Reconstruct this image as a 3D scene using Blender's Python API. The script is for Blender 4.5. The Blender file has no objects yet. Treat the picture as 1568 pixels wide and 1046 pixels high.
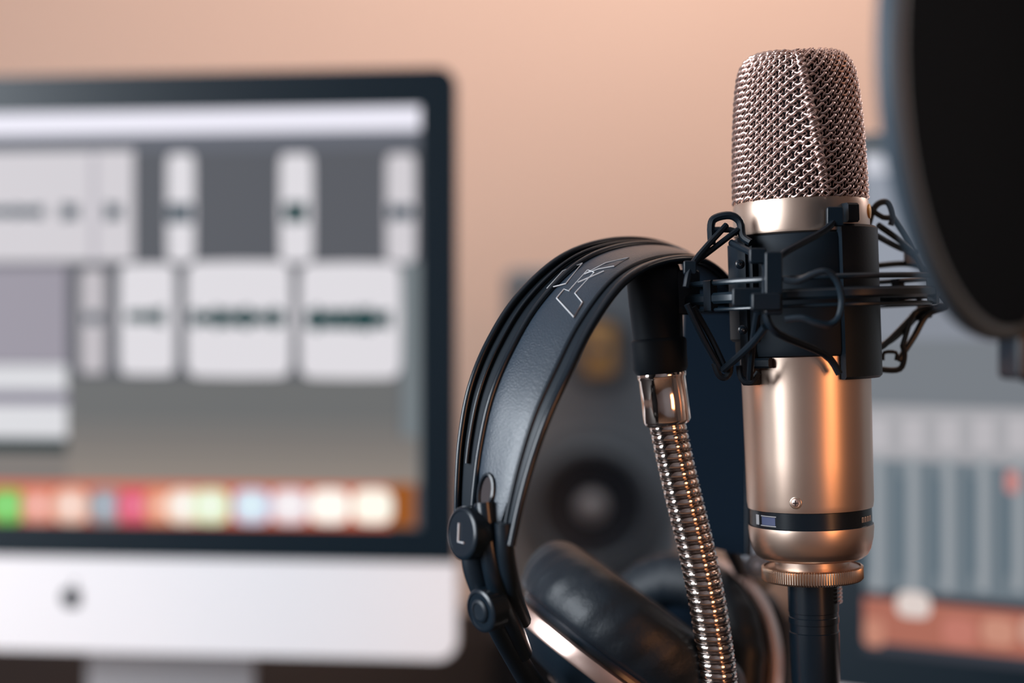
import bpy, math, random, bisect
from mathutils import Vector, Matrix
random.seed(3)
CAMZ=1.08
K=0.72/1568.0
def P(px,py,d):
    return Vector(((px-784)*K*d, d, CAMZ-(py-523)*K*d))

# ---------------- materials ----------------
def mat(name,col,rough=0.5,metal=0.0,emit=None,estr=0.0,bump=None,spec=0.5,colvar=None,coat=0.0,aniso=0.0):
    m=bpy.data.materials.new(name); m.use_nodes=True
    nt=m.node_tree; b=nt.nodes['Principled BSDF']
    b.inputs['Base Color'].default_value=(*col,1)
    b.inputs['Roughness'].default_value=rough
    b.inputs['Metallic'].default_value=metal
    b.inputs['Specular IOR Level'].default_value=spec
    b.inputs['Coat Weight'].default_value=coat
    b.inputs['Anisotropic'].default_value=aniso
    if emit:
        b.inputs['Emission Color'].default_value=(*emit,1)
        b.inputs['Emission Strength'].default_value=estr
    tc=None
    if bump or colvar:
        tc=nt.nodes.new('ShaderNodeTexCoord')
    if bump:
        n=nt.nodes.new('ShaderNodeTexNoise'); n.inputs['Scale'].default_value=bump[0]; n.inputs['Detail'].default_value=4
        nt.links.new(tc.outputs['Object'],n.inputs['Vector'])
        bp=nt.nodes.new('ShaderNodeBump'); bp.inputs['Strength'].default_value=bump[1]; bp.inputs['Distance'].default_value=bump[2]
        nt.links.new(n.outputs['Fac'],bp.inputs['Height']); nt.links.new(bp.outputs['Normal'],b.inputs['Normal'])
    if colvar:
        n=nt.nodes.new('ShaderNodeTexNoise'); n.inputs['Scale'].default_value=colvar[0]; n.inputs['Detail'].default_value=3
        nt.links.new(tc.outputs['Object'],n.inputs['Vector'])
        r=nt.nodes.new('ShaderNodeValToRGB')
        r.color_ramp.elements[0].position=0.3; r.color_ramp.elements[1].position=0.7
        r.color_ramp.elements[0].color=(*col,1); r.color_ramp.elements[1].color=(*colvar[1],1)
        nt.links.new(n.outputs['Fac'],r.inputs['Fac']); nt.links.new(r.outputs['Color'],b.inputs['Base Color'])
    return m

BLK=mat('black_plastic',(0.005,0.011,0.018),0.42,spec=0.30,bump=(900,0.1,0.0003))
BLKG=mat('black_gloss',(0.005,0.011,0.018),0.26,spec=0.42)
RINGM=mat('ring_gloss',(0.010,0.020,0.030),0.28,spec=0.6)
RUB=mat('black_rubber',(0.005,0.010,0.016),0.6,spec=0.2)
LEA=mat('black_leather',(0.018,0.032,0.050),0.37,bump=(1500,0.5,0.0004),spec=0.65)
PAD=mat('pad_leather',(0.006,0.011,0.017),0.46,bump=(260,0.3,0.0008),spec=0.3)
GOLD=mat('satin_champagne',(0.77,0.585,0.475),0.36,1.0,bump=(2500,0.08,0.0001))
GOLDL=mat('champagne_rim',(0.83,0.66,0.53),0.28,1.0)
WIRE=mat('grille_wire',(0.76,0.58,0.53),0.32,1.0)
CHR=mat('chrome',(0.90,0.79,0.72),0.1,1.0)
CHRD=mat('spring_dark',(0.22,0.19,0.18),0.22,1.0)
DARKIN=mat('grille_lining',(0.022,0.014,0.016),0.8)
COP=mat('copper_rim',(0.78,0.58,0.51),0.35,1.0)
LINE=mat('print_light',(0.55,0.56,0.58),0.5)
BLUEM=mat('print_blue',(0.10,0.13,0.26),0.5)
ALU=mat('aluminium',(0.86,0.83,0.84),0.5,0.05)
ALUD=mat('aluminium_stand',(0.30,0.29,0.30),0.5,0.2)
GLS=mat('bezel_glass',(0.003,0.010,0.017),0.32,spec=0.3)
SPK=mat('speaker_vinyl',(0.22,0.30,0.37),0.6,spec=0.3)
SPKD=mat('speaker_dark',(0.11,0.15,0.19),0.6,spec=0.3)
CONE=mat('speaker_cone',(0.026,0.038,0.055),0.6,spec=0.25)
DOME=mat('speaker_dome',(0.36,0.43,0.50),0.4)
YEL=mat('speaker_yellow',(0.62,0.42,0.17),0.5)
FAB=mat('pop_fabric',(0.004,0.008,0.014),0.95,bump=(1500,0.3,0.0004),spec=0.03)
HOOP=mat('pop_hoop',(0.040,0.062,0.085),0.5,spec=0.35)
DESK=mat('desk_wood',(0.010,0.009,0.011),0.7,colvar=(6,(0.017,0.013,0.013)),spec=0.12)
WALL=mat('wall_paint',(0.62,0.42,0.33),0.85,bump=(120,0.1,0.001),colvar=(1.1,(0.65,0.455,0.36)))
WALLN=mat('wall_paint_grey',(0.46,0.48,0.53),0.9)
WALLR=mat('wall_paint_brown',(0.13,0.095,0.08),0.9)
CEIL=mat('ceiling_paint',(0.70,0.70,0.70),0.9)
FLOORM=mat('floor_wood',(0.20,0.12,0.08),0.5,colvar=(4,(0.26,0.16,0.10)))
WHITE=mat('white_paint',(0.8,0.8,0.8),0.5)
LED=mat('led_gold',(0.9,0.5,0.15),0.3,0.6)
GREYB=mat('grey_blue_plastic',(0.16,0.20,0.25),0.35)
_em={}
def E(r,g,b,s=1.0):
    k=(r,g,b,s)
    if k in _em: return _em[k]
    lin=[((c/255)**2.2) for c in (r,g,b)]
    m=mat('screen_%d_%d_%d'%(r,g,b),tuple(0.02*c for c in lin),0.5,0,emit=tuple(lin),estr=s,spec=0.1)
    _em[k]=m; return m

# ---------------- mesh builder ----------------
class B:
    def __init__(s): s.v=[];s.f=[];s.m=[];s.mats=[]
    def mi(s,m):
        if m not in s.mats: s.mats.append(m)
        return s.mats.index(m)
    def grid(s,rows,m,closeu=False,closev=False,cap0=False,cap1=False):
        b0=len(s.v);n=len(rows[0]);mi=s.mi(m)
        for r in rows: s.v.extend(r)
        R=len(rows)
        for i in range(R if closev else R-1):
            for j in range(n if closeu else n-1):
                a=b0+i*n+j;b=b0+i*n+(j+1)%n;i2=(i+1)%R
                c=b0+i2*n+(j+1)%n;d=b0+i2*n+j
                s.f.append((a,b,c,d));s.m.append(mi)
        if cap0: s.f.append(tuple(b0+j for j in range(n))[::-1]);s.m.append(mi)
        if cap1: s.f.append(tuple(b0+(R-1)*n+j for j in range(n)));s.m.append(mi)
    def tube(s,pts,r,m,seg=8,closed=False,flat=None):
        pts=[Vector(p) for p in pts];n=len(pts)
        rows=[];N=None
        for i in range(n):
            if closed: t=(pts[(i+1)%n]-pts[i-1])
            else: t=pts[min(i+1,n-1)]-pts[max(i-1,0)]
            if t.length<1e-12: t=Vector((0,0,1))
            t.normalize()
            if N is None:
                a=Vector((0,0,1)) if abs(t.z)<0.9 else Vector((0,1,0))
                N=(a-t*a.dot(t)).normalized()
            else:
                N=N-t*N.dot(t)
                N.normalize()
            Bn=t.cross(N)
            rr=r(i/(n-1)) if callable(r) else r
            f=flat or 1.0
            rows.append([pts[i]+N*(rr*math.cos(2*math.pi*k/seg))*f+Bn*(rr*math.sin(2*math.pi*k/seg)) for k in range(seg)])
        s.grid(rows,m,closeu=True,closev=closed,cap0=not closed,cap1=not closed)
    def lathe(s,prof,fr,m,seg=64,rmod=None,a0=None,a1=None):
        O,eu,ev,ew=fr
        full=a0 is None
        rows=[]
        for (r,v) in prof:
            row=[]
            for k in range(seg if full else seg+1):
                ph=2*math.pi*k/seg if full else a0+(a1-a0)*k/seg
                rr=r+(rmod(ph,v,k) if rmod and r>0 else 0)
                row.append(O+eu*(rr*math.sin(ph))-ew*(rr*math.cos(ph))+ev*v)
            rows.append(row)
        s.grid(rows,m,closeu=full)
    def sector(s,r0,r1,v0,v1,a0,a1,fr,m,seg=16,bev=2):
        prof=[(r0,v0),(r1-bev,v0),(r1,v0+bev),(r1,v1-bev),(r1-bev,v1),(r0,v1)]
        O,eu,ev,ew=fr
        rows=[]
        for k in range(seg+1):
            ph=a0+(a1-a0)*k/seg
            rows.append([O+eu*(r*math.sin(ph))-ew*(r*math.cos(ph))+ev*v for r,v in prof])
        s.grid(rows,m,closeu=True,cap0=True,cap1=True)
    def box(s,c,h,m,R=None,bev=0.0):
        c=Vector(c);hx,hy,hz=h
        R=R or Matrix.Identity(3)
        def outline(ins):
            o=[];bb=max(bev,1e-5)
            for (sx,sz,a) in ((1,1,0),(-1,1,90),(-1,-1,180),(1,-1,270)):
                for q in range(4):
                    an=math.radians(a+q*30)
                    o.append((sx*(hx-bb)+(bb-ins)*math.cos(an),sz*(hz-bb)+(bb-ins)*math.sin(an)))
            return o
        rows=[]
        for y,ins in ((-hy,bev*0.4),(-hy+bev*0.4,0),(hy-bev*0.4,0),(hy,bev*0.4)):
            rows.append([c+R@Vector((x,y,z)) for x,z in outline(ins)])
        s.grid(rows,m,closeu=True,cap0=True,cap1=True)
    def quad(s,pts,m):
        b0=len(s.v);s.v.extend(pts);s.f.append(tuple(range(b0,b0+len(pts))));s.m.append(s.mi(m))
    def obj(s,name,parent=None,sharp=40):
        xs=[Vector(v) for v in s.v]
        lo=Vector((min(v.x for v in xs),min(v.y for v in xs),min(v.z for v in xs)))
        hi=Vector((max(v.x for v in xs),max(v.y for v in xs),max(v.z for v in xs)))
        c=(lo+hi)/2
        me=bpy.data.meshes.new(name)
        me.from_pydata([tuple(v-c) for v in xs],[],s.f)
        for m in s.mats: me.materials.append(m)
        me.polygons.foreach_set('material_index',s.m)
        me.polygons.foreach_set('use_smooth',[True]*len(s.f))
        me.update()
        import bmesh
        bm=bmesh.new();bm.from_mesh(me);bmesh.ops.recalc_face_normals(bm,faces=bm.faces);bm.to_mesh(me);bm.free()
        me.set_sharp_from_angle(angle=math.radians(sharp))
        o=bpy.data.objects.new(name,me);bpy.context.collection.objects.link(o)
        if parent:
            o.parent=parent;o.location=c-parent.location
        else: o.location=c
        return o
def empty(name,loc):
    e=bpy.data.objects.new(name,None);bpy.context.collection.objects.link(e);e.location=Vector(loc);e.empty_display_size=0.05
    return e
def cr(pts,n):
    pts=[Vector(p) for p in pts]
    out=[]
    for i in range(len(pts)-1):
        p0=pts[max(i-1,0)];p1=pts[i];p2=pts[i+1];p3=pts[min(i+2,len(pts)-1)]
        for k in range(n):
            t=k/n
            out.append(0.5*((2*p1)+(p2-p0)*t+(2*p0-5*p1+4*p2-p3)*t*t+(3*p1-p0-3*p2+p3)*t**3))
    out.append(pts[-1]); return out

# ================= ROOM =================
DZ=0.72
def slab(name,lo,hi,m):
    b=B();c=[(lo[i]+hi[i])/2 for i in range(3)];h=[(hi[i]-lo[i])/2 for i in range(3)]
    b.box(c,h,m,bev=0.0); return b.obj(name,sharp=30)
slab('wall_back',(-1.9,2.0,0),(1.9,2.1,2.6),WALL)
slab('wall_right',(1.8,-1.9,0),(1.9,2.0,2.6),WALLR)
slab('wall_front',(-1.9,-2.0,0),(1.9,-1.9,2.6),WALLN)
slab('floor',(-1.9,-2.0,-0.05),(1.9,2.1,0),FLOORM)
slab('ceiling',(-1.9,-2.0,2.6),(1.9,2.1,2.65),CEIL)
bw=B()
def addbox(b,lo,hi,m): b.box([(lo[i]+hi[i])/2 for i in range(3)],[(hi[i]-lo[i])/2 for i in range(3)],m)
addbox(bw,(-1.9,-1.9,0),(-1.8,-0.9,2.6),WALLN);addbox(bw,(-1.9,0.6,0),(-1.8,2.0,2.6),WALLN)
addbox(bw,(-1.9,-0.9,0),(-1.8,0.6,0.85),WALLN);addbox(bw,(-1.9,-0.9,2.15),(-1.8,0.6,2.6),WALLN)
bw.obj('wall_left',sharp=30)
bw=B()
for lo,hi in (((-1.9,-0.9,0.85),(-1.79,-0.84,2.15)),((-1.9,0.54,0.85),(-1.79,0.6,2.15)),((-1.9,-0.84,0.85),(-1.79,0.54,0.91)),((-1.9,-0.84,2.09),(-1.79,0.54,2.15)),((-1.88,-0.17,0.91),(-1.82,-0.13,2.09))):
    addbox(bw,lo,hi,WHITE)
bw.obj('window_1',sharp=30)
bw=B();addbox(bw,(-1.8,1.985,0),(1.8,2.0,0.09),WHITE);bw.obj('baseboard_back',sharp=30)

dk=empty('desk',(0,1.1,DZ))
b=B();b.box((0,1.12,DZ-0.015),(1.35,0.80,0.015),DESK,bev=0.004);b.obj('top',dk)
b=B()
for x in (-1.25,1.25):
    for y in (0.42,1.82): b.box((x,y,(DZ-0.03)/2),(0.03,0.03,(DZ-0.03)/2),DESK,bev=0.003)
b.obj('legs',dk)

# ================= COMPUTERS =================
def computer(name,px_edge,d_edge,side,yaw,z_top,z_st,z_sb,z_bb,z_cb,W,bez,px_logo,neck_px,content):
    wd=Vector((math.cos(yaw),-math.sin(yaw),0))
    nn=Vector((-math.sin(yaw),-math.cos(yaw),0))
    e=P(px_edge,523,d_edge)
    p0=Vector((e.x,e.y,0))
    if side>0: p0=p0-wd*W
    par=empty(name,(p0+wd*W/2+Vector((0,0,DZ))))
    def L(u,z,o=0): return p0+wd*u+nn*o+Vector((0,0,z))
    def hit(px,py):
        r=Vector(((px-784)*K,1,-(py-523)*K))
        t=p0.dot(nn)/r.dot(nn)
        q=r*t
        return (q-p0).dot(wd), CAMZ+q.z
    def ro(u0,u1,z0,z1,rb,rt,n=6):
        o=[]
        for (cx,cz,a,r) in ((u1-rt,z1-rt,0,rt),(u0+rt,z1-rt,90,rt),(u0+rb,z0+rb,180,rb),(u1-rb,z0+rb,270,rb)):
            for q in range(n+1):
                an=math.radians(a+90*q/n); o.append((cx+r*math.cos(an),cz+r*math.sin(an)))
        return o
    b=B();rows=[]
    for off,ins in ((0.0,0.0005),(-0.001,0),(-0.006,0),(-0.012,0.012),(-0.028,0.10),(-0.04,0.17)):
        k=0.016
        rows.append([L(u,z,off) for u,z in ro(ins,W-ins,z_cb+ins,z_top-ins,k,k)])
    b.grid(rows,ALU,closeu=True,cap0=True,cap1=True)
    b.obj('shell',par)
    b=B()
    o=ro(0.0006,W-0.0006,z_bb,z_top-0.0006,0.0008,0.015)
    b.grid([[L(u,z,0.0002) for u,z in o],[L(u,z,0.0016) for u,z in o]],GLS,closeu=True,cap1=True)
    b.obj('bezel',par,30)
    b=B()
    lu,lz=hit(*px_logo)
    pts=[]
    for k in range(28):
        a=2*math.pi*k/28
        r=0.0082*(1+0.10*math.cos(2*a)-0.10*math.exp(-((a-math.pi/2)/0.35)**2)-0.06*math.exp(-((a-1.5*math.pi)/0.3)**2)-0.30*math.exp(-((min(a,2*math.pi-a))/0.4)**2))
        pts.append((lu+r*math.cos(a),lz+r*math.sin(a)*1.15))
    b.grid([[L(u,z,0.0001) for u,z in pts],[L(u,z,0.0008) for u,z in pts]],GLS,closeu=True,cap1=True)
    lf=[(lu+0.0005,lz+0.0095),(lu+0.001,lz+0.0125),(lu+0.0035,lz+0.014),(lu+0.003,lz+0.0105)]
    b.grid([[L(u,z,0.0001) for u,z in lf],[L(u,z,0.0008) for u,z in lf]],GLS,closeu=True,cap1=True)
    b.obj('logo',par,30)
    b=B()
    bg,items=content
    def rect(u0,u1,z0,z1,m,o): b.quad([L(u0,z0,o),L(u1,z0,o),L(u1,z1,o),L(u0,z1,o)],m)
    rect(bez,W-bez,z_sb,z_st,bg,0.0018)
    lay=0
    for it in items:
        x0,y0,x1,y1,m=it[:5]
        xc=(x0+x1)/2;yc=(y0+y1)/2
        u0=hit(x0,yc)[0];u1=hit(x1,yc)[0];z1=hit(xc,y0)[1];z0=hit(xc,y1)[1]
        u0=max(u0,bez);u1=min(u1,W-bez);z0=max(z0,z_sb);z1=min(z1,z_st)
        if u1<=u0 or z1<=z0: continue
        lay+=1;of=0.0018+0.000012*lay
        if len(it)>5:
            pts=[]
            for k in range(20):
                a=2*math.pi*k/20;ca,sa=math.cos(a),math.sin(a)
                e_=0.6 if it[5]==1 else 0.22
                ca=math.copysign(abs(ca)**e_,ca);sa=math.copysign(abs(sa)**e_,sa)
                pts.append(L((u0+u1)/2+(u1-u0)/2*ca,(z0+z1)/2+(z1-z0)/2*sa,of))
            b.quad(pts,m)
        else: rect(u0,u1,z0,z1,m,of)
    b.obj('screen',par,30)
    b=B()
    nc=hit(neck_px,900)[0] if neck_px else W/2
    zc=[(-0.036,z_cb+0.16),(-0.06,z_cb+0.15),(-0.075,z_cb+0.08),(-0.08,z_cb),(-0.078,DZ+0.03),(-0.066,DZ+0.010),(-0.04,DZ+0.006),(0.09,DZ+0.005),(0.095,DZ+0.0)]
    hw=0.074
    rows=[]
    for i,(o,z) in enumerate(zc):
        o2,z2=(o-0.006,z-0.0) if i<5 else (o-(0.004 if i<7 else 0),max(z-0.006,DZ))
        rows.append([L(nc-hw,z,o),L(nc+hw,z,o),L(nc+hw,z2,o2),L(nc-hw,z2,o2)])
    b.grid(rows,ALUD,closeu=True,cap0=True,cap1=True)
    b.obj('stand',par,35)
    return par

g0=E(88,90,96); 
W1=E(220,217,222); W2=E(207,203,208); 
items=[(-560,160,650,168,E(120,110,150)),(-560,168,648,209,E(236,234,246)),(-560,209,648,236,E(98,101,110)),
 (616,400,650,740,E(116,124,128)),(-560,578,612,640,E(106,107,107)),(-560,640,612,665,E(114,112,110)),(-560,665,640,690,E(122,117,113)),(-560,690,640,715,E(131,124,118)),(-560,715,640,740,E(140,130,122)),
 (-560,236,206,402,W2),(140,236,150,402,E(180,176,184)),(257,236,299,402,W1,2),(429,236,480,402,W1,2),(592,236,637,402,W2,2),
 (-560,402,108,412,E(112,110,118)),
 (124,412,163,572,E(190,185,190),2),(184,404,270,574,W1,2),(286,400,447,578,W1,2),(460,402,615,580,W1,2),
 (-560,412,104,556,E(152,147,158)),(-560,558,104,597,E(214,214,218)),(-560,597,106,618,E(130,126,140)),(-560,618,104,668,E(216,216,220)),(-560,670,104,690,E(32,52,56)),(-560,690,104,738,E(124,118,114)),
 (-560,736,600,808,E(205,104,76)),(595,740,636,806,E(150,86,38))]
TE=E(16,62,64);TG=E(66,80,90)
random.seed(5)
def wave(x0,x1,y,amp,m):
    x=x0
    while x<x1:
        w=random.uniform(5,11);a=amp*random.uniform(0.5,1.0)
        items.append((x,y-a,min(x+w,x1),y+a,m));x+=w
for a,bb in ((-500,70),(96,122),(163,188)): wave(a,bb,325,10 if a<0 else 14,TG)
wave(259,296,327,16,TG);wave(436,472,326,17,TE);wave(596,634,326,15,TG)
wave(132,158,487,11,TG);wave(196,254,485,15,TE);wave(293,438,487,17,TE);wave(470,600,489,20,TE)
dock=[(-260,200,160,190),(-190,90,130,200),(-120,230,200,90),(-50,200,90,80),(14,120,190,90),(62,225,150,130),(112,235,190,170),(165,150,150,155),(208,215,90,110),(250,225,150,120),(285,245,225,205),(325,225,240,200),(388,205,215,235),(446,235,220,225),(506,255,250,240),(572,255,250,235)]
for x,r,g,bl in dock:
    hw=27 if x<300 else (29 if x<480 else 31)
    items.append((x-hw,748,x+hw,801,E(r,g,bl,1.05 if x>480 else 1.0),1))
    if x<480: items.append((x-12,760,x+10,786,E(min(255,r+25),min(255,g+40),min(255,bl+50)),1))
computer('desktop_computer',700,1.12,1,math.radians(6),
   CAMZ+0.2165,CAMZ+0.1855,CAMZ-0.1475,CAMZ-0.174,CAMZ-0.2515,0.65,0.0290,(110,915),208,(g0,items))

items=[(1200,224,1900,256,E(196,198,208)),(1200,256,1900,420,E(142,148,160)),(1200,420,1900,520,E(128,133,143)),
 (1200,520,1900,625,E(114,119,125)),(1200,625,1900,712,E(160,159,163)),(1200,712,1900,925,E(106,117,125)),
 (1200,920,1900,1050,E(56,58,66)),(1200,934,1900,1004,E(168,104,88))]
for i,x in enumerate(range(1290,1800,54)):
    items.append((x-7,700,x+8,905,E(150,155,160)))
    items.append((x-20,730,x-10,880,E(82,99,110)))
    items.append((x-16,640,x+18,690,E(180,177,181)))
for x,c in ((1330,(190,130,110)),(1400,(218,204,198)),(1470,(188,118,104)),(1530,(196,138,118)),(1590,(200,155,138))):
    items.append((x-26,905 if x==1400 else 945,x+26,945 if x==1400 else 988,E(*c),1))
items.append((1540,720,1562,755,E(190,128,124),1))
computer('desktop_computer',1266,1.0,-1,math.radians(30),
   CAMZ+0.1445,CAMZ+0.1310,CAMZ-0.215,CAMZ-0.242,CAMZ-0.30,0.65,0.0268,(1700,1100),None,(E(120,125,130),items))

# ================= SPEAKER =================
d=1.45;s=K*d
sp=empty('studio_monitor_speaker',P(908,523,d)*1.0)
cx=P(908,523,d).x
ztop=P(0,412,d+0.0).z; zbot=DZ+0.06
w=136*s; h=(ztop-zbot)/2; cz=(ztop+zbot)/2
b=B();b.box((cx,d+0.14,cz),(w,0.14,h),SPK,bev=0.012);b.obj('cabinet',sp)
def frY(px,py,dd):
    ss=K*dd
    return (P(px,py,dd),Vector((ss,0,0)),Vector((0,-ss,0)),Vector((0,0,ss)))
fw=frY(906,775,d)
b=B()
b.lathe([(114,0),(114,6),(108,9),(98,9)],fw,SPKD,48)
b.lathe([(98,9),(94,18),(86,20),(78,14)],fw,SPKD,48)
b.lathe([(78,14),(60,9),(24,3)],fw,CONE,48)
b.lathe([(25,3),(24,10),(16,16),(0,19)],fw,DOME,32)
b.obj('woofer',sp)
b=B();ft=frY(916,536,d)
b.lathe([(60,0),(60,6),(54,8),(40,5),(28,2)],ft,SPKD,40)
b.box(P(918,536,d-0.002),(24*s,0.004,40*s),YEL,bev=0.006)
b.lathe([(12,9),(9,12),(0,14)],ft,SPKD,24)
b.obj('tweeter',sp)
b=B();b.box((cx,d-0.001,P(0,915,d).z),(60*s,0.003,14*s),SPKD,bev=0.004);b.obj('port',sp)
b=B();b.box((cx,d+0.14,DZ+0.03),(w+0.012,0.15,0.03),RUB,bev=0.006);b.obj('isolation_pad',sp)

# ================= MICROPHONE =================
DM=0.573;S=K*DM
th=math.radians(1.9)
MO=P(1238,700,DM)
eu=Vector((math.cos(th),0,math.sin(th)))*S;ev=Vector((-math.sin(th),0,math.cos(th)))*S;ew=Vector((0,1,0))*S
FM=(MO,eu,ev,ew)
mic=empty('condenser_microphone',MO)
def V(py): return 700-py
b=B()
b.lathe([(94,V(775)),(95.5,V(765)),(96,V(700)),(97,V(600)),(98,V(520)),(98,V(362))],FM,GOLD,96)
b.lathe([(98,V(362)),(102,V(360)),(103,V(356)),(102.5,V(318)),(101,V(311)),(96,V(308))],FM,GOLD,96)
b.obj('body',mic)
b=B()
b.lathe([(94,V(775)),(92,V(776)),(92,V(800)),(94,V(801))],FM,BLKG,96)
b.obj('black_band',mic)
b=B()
b.lathe([(94,V(801)),(94.5,V(806)),(93,V(822)),(89,V(838)),(84,V(847)),(77,V(852)),(56,V(855)),(56,V(866)),(73,V(867)),(76,V(869))],FM,GOLD,96)
b.obj('tapered_base',mic)
b=B()
b.lathe([(73,V(865)),(76,V(867)),(76,V(884)),(73,V(887)),(40,V(888))],FM,GOLDL,360,rmod=lambda ph,v,k:(0.8 if k%3==0 else -0.6))
b.obj('knurled_ring',mic)
b=B()
def patch(px0,py0,px1,py1,r,m,n=6):
    u0=px0-1238+ (700-(py0+py1)/2)*math.sin(th);u1=px1-1238+(700-(py0+py1)/2)*math.sin(th)
    a0=math.asin(max(-1,u0/r));a1=math.asin(min(1,u1/r))
    b.lathe([(r,V(py1)),(r,V(py0))],FM,m,n,a0=a0,a1=a1)
patch(1153,781,1156,796,92.4,LINE);patch(1159,783,1175,795,92.4,BLUEM);patch(1158,781,1176,782.4,92.5,LINE);patch(1158,795.4,1176,796.8,92.5,LINE)
for i in range(4):
    x=1303+i*5.2;patch(x,786,x+1.2,794,92.4,LINE,2);patch(x,786,x+3.4,787.4,92.4,LINE,2);patch(x+2.4,786,x+3.6,794,92.4,LINE,2)
b.obj('label_marks',mic)
b=B()
u=-39;ph=math.asin(u/95.3)
c=MO+eu*(95.3*math.sin(ph))-ew*(95.3*math.cos(ph))+ev*V(759)
nx=(eu*math.sin(ph)-ew*math.cos(ph)).normalized()
t1=ev.normalized();t2=nx.cross(t1)
fs=(c,t2*S,nx*S,t1*S)
b.lathe([(9,-0.5),(9,0.6),(8,1.2),(7,1.2),(6.5,0.4)],fs,GOLDL,20)
b.lathe([(6.5,0.4),(6,1.4),(4,2.2),(0,2.4)],fs,COP,20)
for q in (0,1):
    a=t2 if q==0 else t1
    bb=t1 if q==0 else t2
    c2=c+nx*S*2.5
    b.quad([c2-a*S*4-bb*S*0.8,c2+a*S*4-bb*S*0.8,c2+a*S*4+bb*S*0.8,c2-a*S*4+bb*S*0.8],DARKIN)
b.obj('screw',mic)
b=B()
ph=math.asin(0.93);c=MO+eu*(103*math.sin(ph))-ew*(103*math.cos(ph))+ev*V(330);nx=(eu*math.sin(ph)-ew*math.cos(ph)).normalized();t2=nx.cross(t1)
b.lathe([(11,-1),(11,1.5),(7,2.5),(0,3)],(c,t2*S,nx*S,t1*S),LED,20)
b.obj('address_dot',mic)
# grille
prof=[(99,V(311)),(98.8,V(280)),(97.5,V(240)),(95.5,V(200)),(92.5,V(160)),(89,V(130)),(85.5,V(112)),(79,V(98)),(71,V(90)),(61,V(85.5)),(48,V(84)),(26,V(83)),(0,V(82.5))]
pp=cr([(r,v,0) for r,v in prof],8)
arc=[0]
for a,c in zip(pp,pp[1:]): arc.append(arc[-1]+(c-a).length)
def prof_at(sx):
    sx=max(0,min(sx,arc[-1]-1e-6))
    lo=min(max(bisect.bisect_right(arc,sx)-1,0),len(arc)-2);hi=lo+1
    t=(sx-arc[lo])/(arc[hi]-arc[lo]);p=pp[lo].lerp(pp[hi],t)
    T=(pp[hi]-pp[lo]).normalized()
    return p.x,p.y,(T.y,-T.x)
TOT=arc[-1]
def creasec(sx): return 0.17-0.34*min(1,sx/245)
def gp(sx,ph,off,dv=0):
    r,v,n=prof_at(sx+dv)
    pc=creasec(sx)
    hh=min(1.0,sx/110)
    x=(ph-pc+math.pi)%(2*math.pi)-math.pi
    x2=abs(x);x3=math.pi-x2
    cz=0.16*hh*(math.exp(-x2/0.28)+math.exp(-x3/0.28))-0.06*hh*(math.exp(-((x2-0.75)/0.33)**2)+math.exp(-((x3-0.75)/0.33)**2))
    rr=r*(1+cz)+off*n[0]
    vv=v+off*n[1]-(9*hh*math.exp(-x2/0.5) if r<97 else 0)*min(1,r/50)
    return MO+eu*(rr*math.sin(ph))-ew*(rr*math.cos(ph))+ev*vv
b=B()
rows=[]
for i in range(41):
    sx=TOT*i/40*0.999
    rows.append([gp(sx,2*math.pi*k/72,-5.5) for k in range(72)])
b.grid(rows,DARKIN,closeu=True)
b.obj('grille_lining',mic)
b=B()
NV=56;DS=9.0;NR=int(TOT/DS)
for j in range(NR):
    sx=4+j*DS
    r,_,_=prof_at(sx)
    if r<18: continue
    nw=NV
    if r<60: nw=NV//2
    if r<34: nw=NV//4
    N=nw*5;pts=[]
    for k in range(N):
        ph=2*math.pi*k/N
        a=math.pi*(ph/(2*math.pi)*nw)+math.pi*j
        pts.append(gp(sx,ph,2.3*math.cos(a),3.2*math.sin(a)))
    b.tube(pts,2.5*S,WIRE,6,closed=True)
for i in range(NV):
    ph0=2*math.pi*i/NV;pts=[]
    end=TOT*0.93 if i%4==0 else (TOT*0.84 if i%2==0 else TOT*0.77)
    n=int(end/DS*4)
    for k in range(n+1):
        sx=end*k/n
        a=math.pi*(sx-4)/DS+math.pi*i+math.pi
        pts.append(gp(sx,ph0+0.035*math.sin(a),1.6*math.cos(a)-0.6))
    b.tube(pts,1.2*S,WIRE,5)
for sg in (1,-1):
    pts=[];end=TOT*0.80;n=int(end/DS*8)
    for k in range(n+1):
        sx=end*k/n;a=math.pi*sx/DS
        pts.append(gp(sx,creasec(sx)+sg*0.05*math.sin(a),3.0+sg*1.6*math.cos(a)))
    b.tube(pts,2.2*S,WIRE,6)
b.obj('wire_grille',mic,80)
b=B()
b.lathe([(0,V(887)),(38,V(888)),(38,V(935)),(37,V(936)),(37,V(942)),(38,V(943)),(38,V(952)),(36.5,V(953)),(36.5,V(965)),(38,V(966)),(37,V(1040)),(30,V(1075)),(17,V(1110)),(14,V(1120))],FM,BLKG,48)
b.obj('connector',mic)
b=B()
c0=MO+ev*V(1115)
pts=cr([c0,c0+Vector((0.002,0,-0.05)),Vector((c0.x+0.01,c0.y+0.01,DZ+0.06)),Vector((c0.x+0.03,c0.y+0.05,DZ+0.012)),Vector((c0.x+0.10,c0.y+0.16,DZ+0.004)),Vector((c0.x+0.2,c0.y+0.5,DZ+0.004))],8)
b.tube(pts,0.0033,RUB,10);b.obj('cable',mic)
b=B()
for q in range(5):
    b.lathe([(40,V(893+q*6)),(44,V(894+q*6)),(44,V(897+q*6)),(40,V(898+q*6))],FM,COP,8,a0=0.9,a1=1.35)
b.obj('release_tab',mic)

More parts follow.
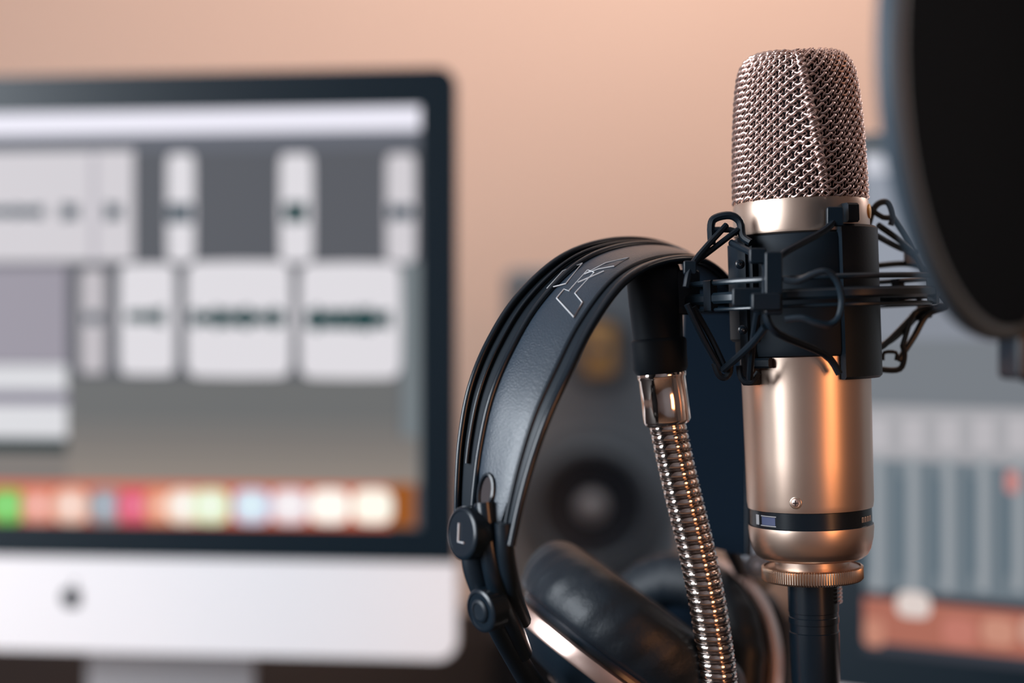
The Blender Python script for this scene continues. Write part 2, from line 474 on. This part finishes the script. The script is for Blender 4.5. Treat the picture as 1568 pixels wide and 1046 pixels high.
# ================= SHOCK MOUNT =================
sm=empty('shock_mount',P(1238,445,DM))
def Q(px,py,w=0): return P(px,py,DM+w*S)
FR=(P(1238,700,DM)+eu*8,eu,ev,ew)
b=B()
def ring(r0,r1,v0,v1,m=None,fr=FR):
    m=m or RINGM
    e=min(r1-r0,v1-v0)*0.3
    b.lathe([(r0,v0+e),(r0+e,v0),(r1-e,v0),(r1,v0+e),(r1,v1-e),(r1-e,v1),(r0+e,v1),(r0,v1-e),(r0,v0+e)],fr,m,96)
ring(181,194,237,253);ring(183,192,264,272)
ring(180,190,226,231)
for a in (-165,-120,-88,-60,60,88,120,165):
    b.sector(182,195,226,272,math.radians(a-2.5),math.radians(a+2.5),FR,BLK,4,1.5)
b.obj('outer_ring',sm)
b=B()
b.lathe([(98.5,V(545)),(103,V(543)),(105,V(535)),(105,V(372)),(103,V(364)),(98.5,V(362))],FM,RUB,96)
A=math.radians
b.sector(100,114,V(580),V(352),A(19),A(82),FM,BLK,16,4)
b.sector(100,118,V(350),V(322),A(24),A(34),FM,BLK,4,3)
b.sector(100,116,V(520),V(370),A(-84),A(-50),FM,BLK,12,4)
b.sector(100,122,V(585),V(362),A(-62),A(-54),FM,BLK,4,3)
b.sector(100,116,V(560),V(372),A(130),A(230),FM,BLK,16,4)
b.sector(100,112,V(560),V(545),A(-64),A(-40),FM,BLK,6,3)
b.obj('cradle',sm)
b=B()
for (px,py) in ((1133,405),(1137,505)):
    c=Q(px,py,-88)
    f=(c,Vector((S,0,0)),Vector((0,-S,0)),Vector((0,0,S)))
    b.lathe([(7,0),(7,3),(5,5),(0,5.5)],f,BLKG,16)
    b.lathe([(2.5,5.6),(2.4,6.5),(0,6.6)],f,CHR,10)
b.obj('screws',sm)
b=B()
def strap(pts,r=4.2,m=RUB,n=5,closed=False,flat=None):
    q=[Q(*p) for p in pts]
    if n>1: q=cr([tuple(v) for v in q],n)
    b.tube(q,r*S,m,8,closed=closed,flat=flat)
strap([(1090,375,-70),(1089,345,-70),(1096,334,-70),(1118,330,-70),(1133,340,-70),(1137,362,-75),(1150,372,-85)],6,BLK,4)
strap([(1092,352,-70),(1118,352,-70),(1130,358,-72)],4.5,BLK,3)
strap([(1330,345,60),(1337,322,60),(1347,311,60),(1360,311,60),(1367,330,60),(1364,345,60)],5,BLK,4)
strap([(1330,318,55),(1352,333,58),(1368,332,60)],4.4,BLK,3)
strap([(1338,528,60),(1339,560,60),(1352,566,60),(1378,565,60),(1385,545,60),(1382,528,60)],4.8,BLK,4)
strap([(1352,552,58),(1354,540,58),(1372,540,58),(1372,552,58)],3,BLK,3)
strap([(1094,556,-90),(1101,574,-90),(1110,578,-90),(1117,570,-90),(1118,556,-90)],5,BLK,4)
strap([(1132,560,-92),(1136,580,-92),(1150,585,-95),(1162,570,-98)],5,BLK,4)
strap([(1112,345,-70),(1062,402,-110),(1050,440,-120)],4.8,BLK,5)
strap([(1130,352,-74),(1062,404,-100)],4.4,BLK,4)
strap([(1120,372,-80),(1168,400,-160),(1172,440,-190),(1170,470,-190)],5.4,BLK,5)
strap([(1278,338,-110),(1258,356,-130),(1192,394,-190),(1174,430,-196)],5.4,BLK,5)
strap([(1345,345,60),(1384,373,90),(1402,390,110),(1420,425,120)],5.2,BLK,5)
strap([(1366,330,60),(1390,365,100),(1410,402,120)],5.2,BLK,4)
strap([(1332,355,40),(1378,380,90),(1406,385,110)],5,BLK,4)
strap([(1335,408,110),(1380,404,130),(1412,408,120),(1424,422,110)],4.8,BLK,4)
strap([(1430,440,60),(1452,466,60),(1420,482,70),(1400,515,70),(1376,552,60)],5,BLK,5)
strap([(1405,450,110),(1407,478,100),(1372,515,70),(1340,535,60),(1325,545,50)],5.2,BLK,5)
strap([(1338,462,120),(1395,464,110),(1450,468,60)],4.4,BLK,3)
strap([(1395,487,100),(1425,480,80)],7,BLK,1)
strap([(1430,470,70),(1400,480,80),(1382,530,60)],4.4,BLK,4)
strap([(1322,540,-20),(1352,530,40),(1400,482,90)],5,BLK,4)
strap([(1052,466,-110),(1078,520,-100),(1104,566,-90)],5,BLK,4)
strap([(1062,470,-100),(1090,520,-95),(1112,566,-90)],4.4,BLK,4)
strap([(1172,500,-190),(1150,528,-150),(1108,566,-95)],5.4,BLK,4)
strap([(1172,480,-190),(1190,510,-185),(1262,542,-130),(1285,572,-118)],5.6,BLK,4)
strap([(1160,478,-190),(1152,530,-140),(1148,580,-105)],5,BLK,4)
b.obj('elastic_bands',sm)
b=B()
for (x,y,w_,hx,hy,hz) in ((1184,434,-196,12,7,44),(1172,462,-200,20,9,12),(1145,455,-178,22,6,13),(1160,392,-170,12,6,11)):
    b.box(Q(x,y,w_),(hx*S,hy*S,hz*S),BLK,bev=4*S)
b.box(Q(1278,332,-112),(12*S,5*S,14*S),BLK,bev=3*S)
b.box(Q(1395,395,118),(10*S,7*S,10*S),BLK,bev=3*S)
b.box(Q(1056,410,-112),(9*S,7*S,10*S),BLK,bev=3*S)
strap([(1200,428,-206),(1222,430,-210),(1250,418,-214),(1268,417,-214),(1282,432,-212),(1289,460,-210),(1284,486,-210),(1270,497,-212),(1250,494,-214),(1228,487,-212),(1202,489,-206)],4.8,RINGM,6)
b.obj('clamp_lever',sm)
b=B()
b.box(Q(1052,448,-10),(18*S,14*S,34*S),BLK,bev=5*S)
b.box(Q(1046,436,0),(14*S,14*S,16*S),BLK,bev=5*S)
b.obj('swivel_arm',sm)

# ================= GOOSENECK STAND =================
DG=0.573
gn=empty('gooseneck_stand',P(1100,1046,DG))
def frame_between(p0,p1):
    a=(p1-p0).normalized();u=Vector((0,1,0)).cross(a).normalized()
    w_=a.cross(u)
    return a,u,w_
p_top=P(999,404,DG);p_bot=P(1012,572,DG)
a,u,w_=frame_between(p_top,p_bot)
f=(p_top,u*S,a*S,w_*S)
b=B()
b.lathe([(0,0),(34,0),(40,5),(42,14),(41,60),(38,112),(38,114),(42,117),(43,120),(42,140),(42,160),(38,168),(0,169)],f,RUB,48)
b.obj('clutch',gn)
b=B()
q0=P(1013,570,DG);q1=P(1023,652,DG);a,u,w_=frame_between(q0,q1);f=(q0,u*S,a*S,w_*S)
b.lathe([(30,0),(37.5,1),(38,4),(37.5,8),(36,10),(36.5,44),(36.5,74),(35,77),(33,80),(30,82),(0,83)],f,CHR,64)
b.obj('chrome_sleeve',gn)
path=[(1022,648),(1034,705),(1048,765),(1064,830),(1079,900),(1091,970),(1101,1046),(1106,1140),(1107,1300),(1107,1500),(1107,1740)]
gp_=cr([tuple(P(x,y,DG)) for x,y in path],60)
al=[0]
for a_,c_ in zip(gp_,gp_[1:]): al.append(al[-1]+(c_-a_).length)
L_=al[-1]
def at(sx):
    i=min(max(bisect.bisect_right(al,sx)-1,0),len(al)-2)
    t=(sx-al[i])/(al[i+1]-al[i]);return gp_[i].lerp(gp_[i+1],t),(gp_[i+1]-gp_[i]).normalized()
pitch=14.2*S
b=B();n=int(L_/pitch*12);rows=[]
for i in range(n+1):
    p,t=at(L_*i/n*0.9999);u=Vector((0,1,0)).cross(t).normalized();w_=t.cross(u)
    row=[]
    for k in range(32):
        ph=2*math.pi*k/32
        x=((i/12.0)+k/32.0)%1.0
        r=(23.0+5.5*math.sqrt(max(0,1-(2*x-1)**2)))*S
        row.append(p+u*(r*math.sin(ph))-w_*(r*math.cos(ph)))
    rows.append(row)
b.grid(rows,CHR,closeu=True);b.obj('gooseneck_tube',gn,75)
b=B();pts=[];n=int(L_/pitch*20)
for i in range(n+1):
    sx=L_*i/n*0.9999
    p,t=at(sx);u=Vector((0,1,0)).cross(t).normalized();w_=t.cross(u)
    ph=-2*math.pi*sx/pitch
    pts.append(p+u*(28.2*S*math.sin(ph))-w_*(28.2*S*math.cos(ph)))
b.tube(pts,1.4*S,CHRD,6);b.obj('spring_coil',gn,80)
b=B();pb=gp_[-1]
fb=(Vector((pb.x,pb.y,DZ)),Vector((1,0,0)),Vector((0,0,1)),Vector((0,1,0)))
b.lathe([(0,0),(0.062,0),(0.064,0.004),(0.062,0.012),(0.02,0.018),(0.012,0.022),(0.0105,0.05),(0.0,0.05)],fb,BLK,48)
b.obj('base',gn)

# ================= HEADPHONES =================
hp=empty('over_ear_headphones',P(930,620,0.575))
Apts=[(702,800,.540),(703,740,.540),(708,670,.541),(722,595,.543),(750,525,.548),(795,455,.556),(860,397,.567),(930,372,.582),(1000,373,.600),(1045,397,.620),(1052,460,.64),(1050,560,.655),(1052,700,.66),(1060,830,.66)]
Bpts=[(783,835,.512),(797,770,.512),(815,705,.513),(838,640,.514),(868,575,.518),(905,500,.526),(955,432,.538),(1010,402,.556),(1075,400,.575),(1122,440,.596),(1140,500,.615),(1145,600,.63),(1145,720,.634),(1145,850,.634)]
Ac=cr(Apts,10);Bc=cr(Bpts,10);NT=len(Ac)
Aw=[P(*p) for p in Ac];Bw=[P(*p) for p in Bc]
Cc=P(925,640,.58)
def SS(i,s_):
    return Aw[i].lerp(Bw[i],s_)
def NN(i,s_=0.5):
    t=SS(min(i+1,NT-1),s_)-SS(max(i-1,0),s_)
    w2=Bw[i]-Aw[i]
    n=t.cross(w2).normalized()
    if n.dot(SS(i,0.5)-Cc)<0: n=-n
    return n
u1=0.000263
def tubeS(b,s_,r,m,off=0,i0=0,i1=None,flat=None):
    i1=i1 or NT
    b.tube([SS(i,s_)+NN(i)*off*u1 for i in range(i0,i1)],r*u1,m,10,flat=flat)
b=B()
tubeS(b,0.0,5.2,BLKG,3);tubeS(b,0.30,5.0,BLKG,4);tubeS(b,1.0,6.5,BLKG,0);tubeS(b,0.86,4.2,BLK,1)
tubeS(b,0.13,3.0,BLKG,3,15,85)
b.obj('headband_arches',hp)
def ribbon(b,s0,s1,th_,bul,m,i0=0,i1=None,base=0,taper=None):
    i1=i1 or NT
    rows=[]
    for i in range(i0,i1):
        n=NN(i);o=[];inn=[]
        a0,a1=s0,s1
        if taper:
            q=taper(i);mid=(s0+s1)/2;a0=mid+(s0-mid)*q;a1=mid+(s1-mid)*q
        for k in range(9):
            x=k/8;sv=a0+(a1-a0)*x
            h=base+th_+bul*(1-(2*x-1)**4)
            o.append(SS(i,sv)+n*h*u1);inn.append(SS(i,sv)+n*(base-th_)*u1)
        rows.append(o+inn[::-1])
    b.grid(rows,m,closeu=True,cap0=True,cap1=True)
b=B();ribbon(b,0.0,0.30,1.5,0.5,RUB,base=-3);ribbon(b,0.84,1.0,1.5,1.0,BLK,base=-1);ribbon(b,0.0,1.0,1.0,0.5,FAB,i0=72,base=-7);b.obj('headband_backing',hp)
b=B();ribbon(b,0.31,0.87,3,4,LEA,i0=4,base=-1,taper=lambda i:min(1,0.62+0.38*(i-4)/10) if i<14 else 1);b.obj('leather_strap',hp,60)
b=B()
pts=[]
for k in range(20):
    a=2*math.pi*k/20
    ii=10+4.2*math.sin(a);i=int(ii);fr_=ii-i
    sv=0.52+0.11*math.cos(a)
    pts.append(SS(i,sv).lerp(SS(i+1,sv),fr_)+NN(i)*8*u1)
b.tube(pts,3.0*u1,BLKG,6,closed=True)
c=sum(pts,Vector())/20
b.quad([c+(p-c)*0.95-NN(10)*1.0*u1 for p in pts],DARKIN)
b.obj('strap_slot',hp)
def topx(v): return (784+v.x/(K*v.y),523-(v.z-CAMZ)/(K*v.y))
def onstrap(px,py):
    best=None
    for i in range(20,95):
        for k in range(0,41):
            sv=0.2+0.7*k/40
            q=topx(SS(i,sv)+NN(i)*6.5*u1);dd=(q[0]-px)**2+(q[1]-py)**2
            if best is None or dd<best[0]: best=(dd,i,sv)
    return SS(best[1],best[2])+NN(best[1])*6.6*u1
b=B()
for poly in ([(852,457),(878,486),(890,466),(880,452),(910,418),(900,412),(872,442),(862,446),(852,457)],
             [(838,441),(862,415),(890,405),(868,432),(838,441)],
             [(896,420),(928,402),(962,396),(940,410),(915,414),(896,420)],[(884,436),(905,424),(925,416)]):
    q=[onstrap(*p) for p in poly]
    b.tube(q,1.1*u1,LINE,5)
b.obj('strap_print',hp)
def disc(b,c,nrm,r,hgt,m,mm=None):
    nrm=Vector(nrm).normalized();u=nrm.cross(Vector((0,0,1))).normalized();w2=u.cross(nrm)
    f=(c,u*u1,nrm*u1,w2*u1)
    b.lathe([(0,-hgt),(r-2,-hgt),(r,-hgt+2),(r,-2),(r-2,0),(r-5,0.5),(r-6,-0.8),(0,-0.8)],f,m,32)
    return u,w2,nrm
b=B()
n1=(-0.80,-0.58,0.05)
cc=P(706,817,.520)
u_,w2_,nr=disc(b,cc,n1,37,30,BLKG)
b.obj('hinge_button',hp)
b=B()
def mk(a,c): return cc+u_*a*u1+w2_*c*u1+nr*0.4*u1
if u_.x>0: b.tube([mk(-6,14),mk(-6,-12),mk(8,-12)],1.4*u1,LINE,5)
else: b.tube([mk(6,14),mk(6,-12),mk(-8,-12)],1.4*u1,LINE,5)
b.obj('hinge_letter',hp)
b=B()
cc2=P(735,936,.522)
disc(b,cc2,(-0.74,-0.62,-0.12),31,30,BLKG)
disc(b,cc2+Vector((-0.0006,-0.0005,0)),(-0.74,-0.62,-0.12),17,4,BLK)
b.obj('pivot_button',hp)
b=B()
b.tube(cr([tuple(P(*p)) for p in [(722,775,.532),(724,820,.530),(728,870,.530),(742,915,.532),(762,960,.54),(790,1008,.56),(825,1060,.585),(870,1100,.61)]],6),lambda t:(17+2*math.sin(t*9))*u1,BLK,14,flat=0.7)
b.tube(cr([tuple(P(*p)) for p in [(742,770,.522),(750,840,.52),(762,900,.524),(782,950,.54),(800,1000,.56)]],6),lambda t:15*u1,BLKG,12)
b.tube(cr([tuple(P(*p)) for p in [(772,800,.515),(775,850,.517),(785,905,.526),(800,950,.55)]],6),lambda t:13*u1,BLK,12)
b.box(P(735,822,.525),(22*u1,16*u1,30*u1),BLK,bev=6*u1)
b.box(P(748,935,.53),(20*u1,16*u1,22*u1),BLK,bev=6*u1)
b.obj('yoke',hp)
def cup(name,c,a,sc,pad_h=1.0,rimM=COP,pr_s=1.0,rim_w=1.0):
    a=Vector(a).normalized();u=a.cross(Vector((0,0,1)));u.normalize();w2=u.cross(a)
    f=(c,u*sc,a*sc,w2*sc)
    b=B()
    b.lathe([(0,-82),(55,-80),(60,-74),(110,-66),(150,-50),(172,-30),(176,-26)],f,BLK,64)
    b.lathe([(62,-77),(66,-80),(70,-77)],f,rimM,48)
    b.lathe([(174,-30),(182*rim_w,-29),(185*rim_w,-25),(185*rim_w,-6),(182*rim_w,-3),(174,-2)],f,rimM,96)
    b.lathe([(174,-3),(172,4),(176,12)],f,BLKG,64)
    b.obj(name+'_housing',hp)
    b=B()
    def rm(ph,v,k): 
        return 0.9*math.sin(ph*31+v*0.05)*max(0,math.sin(min(113,v)/113*math.pi))+0.8*math.sin(ph*17+1)
    pr=[(p.x*pr_s,p.y) for p in cr([(172,8,0),(188,16,0),(197,38,0),(198,62,0),(190,90,0),(172,107,0),(146,113,0),(122,104,0),(108,80,0),(104,45,0),(104,20,0)],4)]
    b.lathe([(r,v*pad_h) for r,v in pr],f,PAD,160,rmod=rm)
    b.lathe([(106,22),(60,20),(0,20)],f,FAB,48)
    b.obj(name+'_cushion',hp)
cup('earcup',P(938,1012,.62),(0.58,0.08,0.80),K*.62*0.97)
cup('earcup_far',P(1044,1018,.70),(-0.70,-0.66,0.25),K*.70*0.93,0.6,pr_s=0.91,rim_w=0.99)
b=B()
f=frY(1156,862,.71)
b.box(P(1160,862,.717),(26*f[1].length,8*u1,42*f[1].length),GREYB,bev=0.006)
b.lathe([(24,0),(24,14),(20,18),(17,14),(14,14),(12,18),(0,18)],f,GREYB,32)
b.lathe([(13,18.5),(9,19),(8,16),(0,16)],f,BLK,24)
b.tube(cr([tuple(P(*p)) for p in [(1115,830,.665),(1150,900,.71),(1186,930,.75),(1196,1000,.76),(1190,1080,.77)]],6),14*u1,BLK,12)
b.obj('far_yoke',hp)

# ================= POP FILTER =================
DP=0.42;SP=K*DP
ang=math.radians(50)
pc_=P(1528,130,DP)
pf=empty('pop_filter',pc_)
hdir=Vector((math.cos(ang),math.sin(ang),0));nrm=Vector((math.sin(ang),-math.cos(ang),0))
f=(pc_,hdir*SP,nrm*SP,Vector((0,0,-1))*SP)
b=B()
b.lathe([(370,-17),(382,-19),(389,-14),(393,-4),(393,4),(389,14),(382,19),(370,17),(366,0),(370,-17)],f,HOOP,128)
b.obj('hoop',pf)
b=B()
b.lathe([(376,15),(370,13),(0,12)],f,FAB,96);b.lathe([(376,-15),(370,-13),(0,-12)],f,FAB,96)
b.obj('mesh_fabric',pf)
b=B()
c=pc_+Vector((0,0,-392*SP))+hdir*0.026
b.box(c+Vector((0,0.0,-0.002)),(0.007,0.009,0.010),BLK,bev=0.002)
x0=c.x+0.006
b.tube(cr([tuple(c+Vector((0,0,-0.008))),(x0+.01,c.y,c.z-0.03),(x0+0.05,c.y+0.02,0.9),(x0+0.06,c.y+0.03,0.8),(x0+0.06,c.y+0.03,DZ+0.02)],12),0.005,RUB,12)
b.box((x0+0.06,c.y+0.03,DZ+0.012),(0.025,0.03,0.012),BLK,bev=0.003)
b.obj('arm_and_clamp',pf)

# ================= LIGHTS =================
def area(name,loc,tgt,sx,sy,power,col,spread=180):
    l=bpy.data.lights.new(name,'AREA');l.shape='RECTANGLE';l.size=sx;l.size_y=sy;l.energy=power;l.color=col
    l.spread=math.radians(spread)
    o=bpy.data.objects.new(name,l);bpy.context.collection.objects.link(o)
    o.location=loc;o.rotation_euler=(Vector(tgt)-Vector(loc)).to_track_quat('-Z','Y').to_euler();return o
area('window_light',(-1.74,-0.1,1.5),(0.2,0.6,1.1),1.1,1.15,46,(0.88,0.94,1.0),150)
area('desk_lamp_light',(0.85,-0.75,1.2),(0.15,0.57,1.0),0.36,0.8,9,(1.0,0.42,0.17))
area('wall_wash_light',(0.3,1.35,2.25),(0.3,2.0,1.7),0.9,0.3,9.5,(1.0,0.89,0.80))  # added unseen light, brightens the upper back wall; no fixture behind it
area('side_light',(1.5,1.5,1.6),(0.15,0.57,1.1),0.25,0.8,5,(1.0,0.88,0.86))
w=bpy.data.worlds.new('World');bpy.context.scene.world=w;w.use_nodes=True
w.node_tree.nodes['Background'].inputs[0].default_value=(0.6,0.7,0.9,1);w.node_tree.nodes['Background'].inputs[1].default_value=0.8

# ================= CAMERA =================
cd=bpy.data.cameras.new('Camera');cam=bpy.data.objects.new('Camera',cd);bpy.context.collection.objects.link(cam)
cam.location=(0,0,CAMZ);cam.rotation_euler=(math.radians(90),0,0)
cd.lens=50;cd.sensor_width=36;cd.clip_start=0.01
cd.dof.use_dof=True;cd.dof.focus_distance=0.553;cd.dof.aperture_fstop=2.9
bpy.context.scene.camera=cam
vs=bpy.context.scene.view_settings
vs.view_transform='Standard';vs.look='None';vs.exposure=0;vs.gamma=1
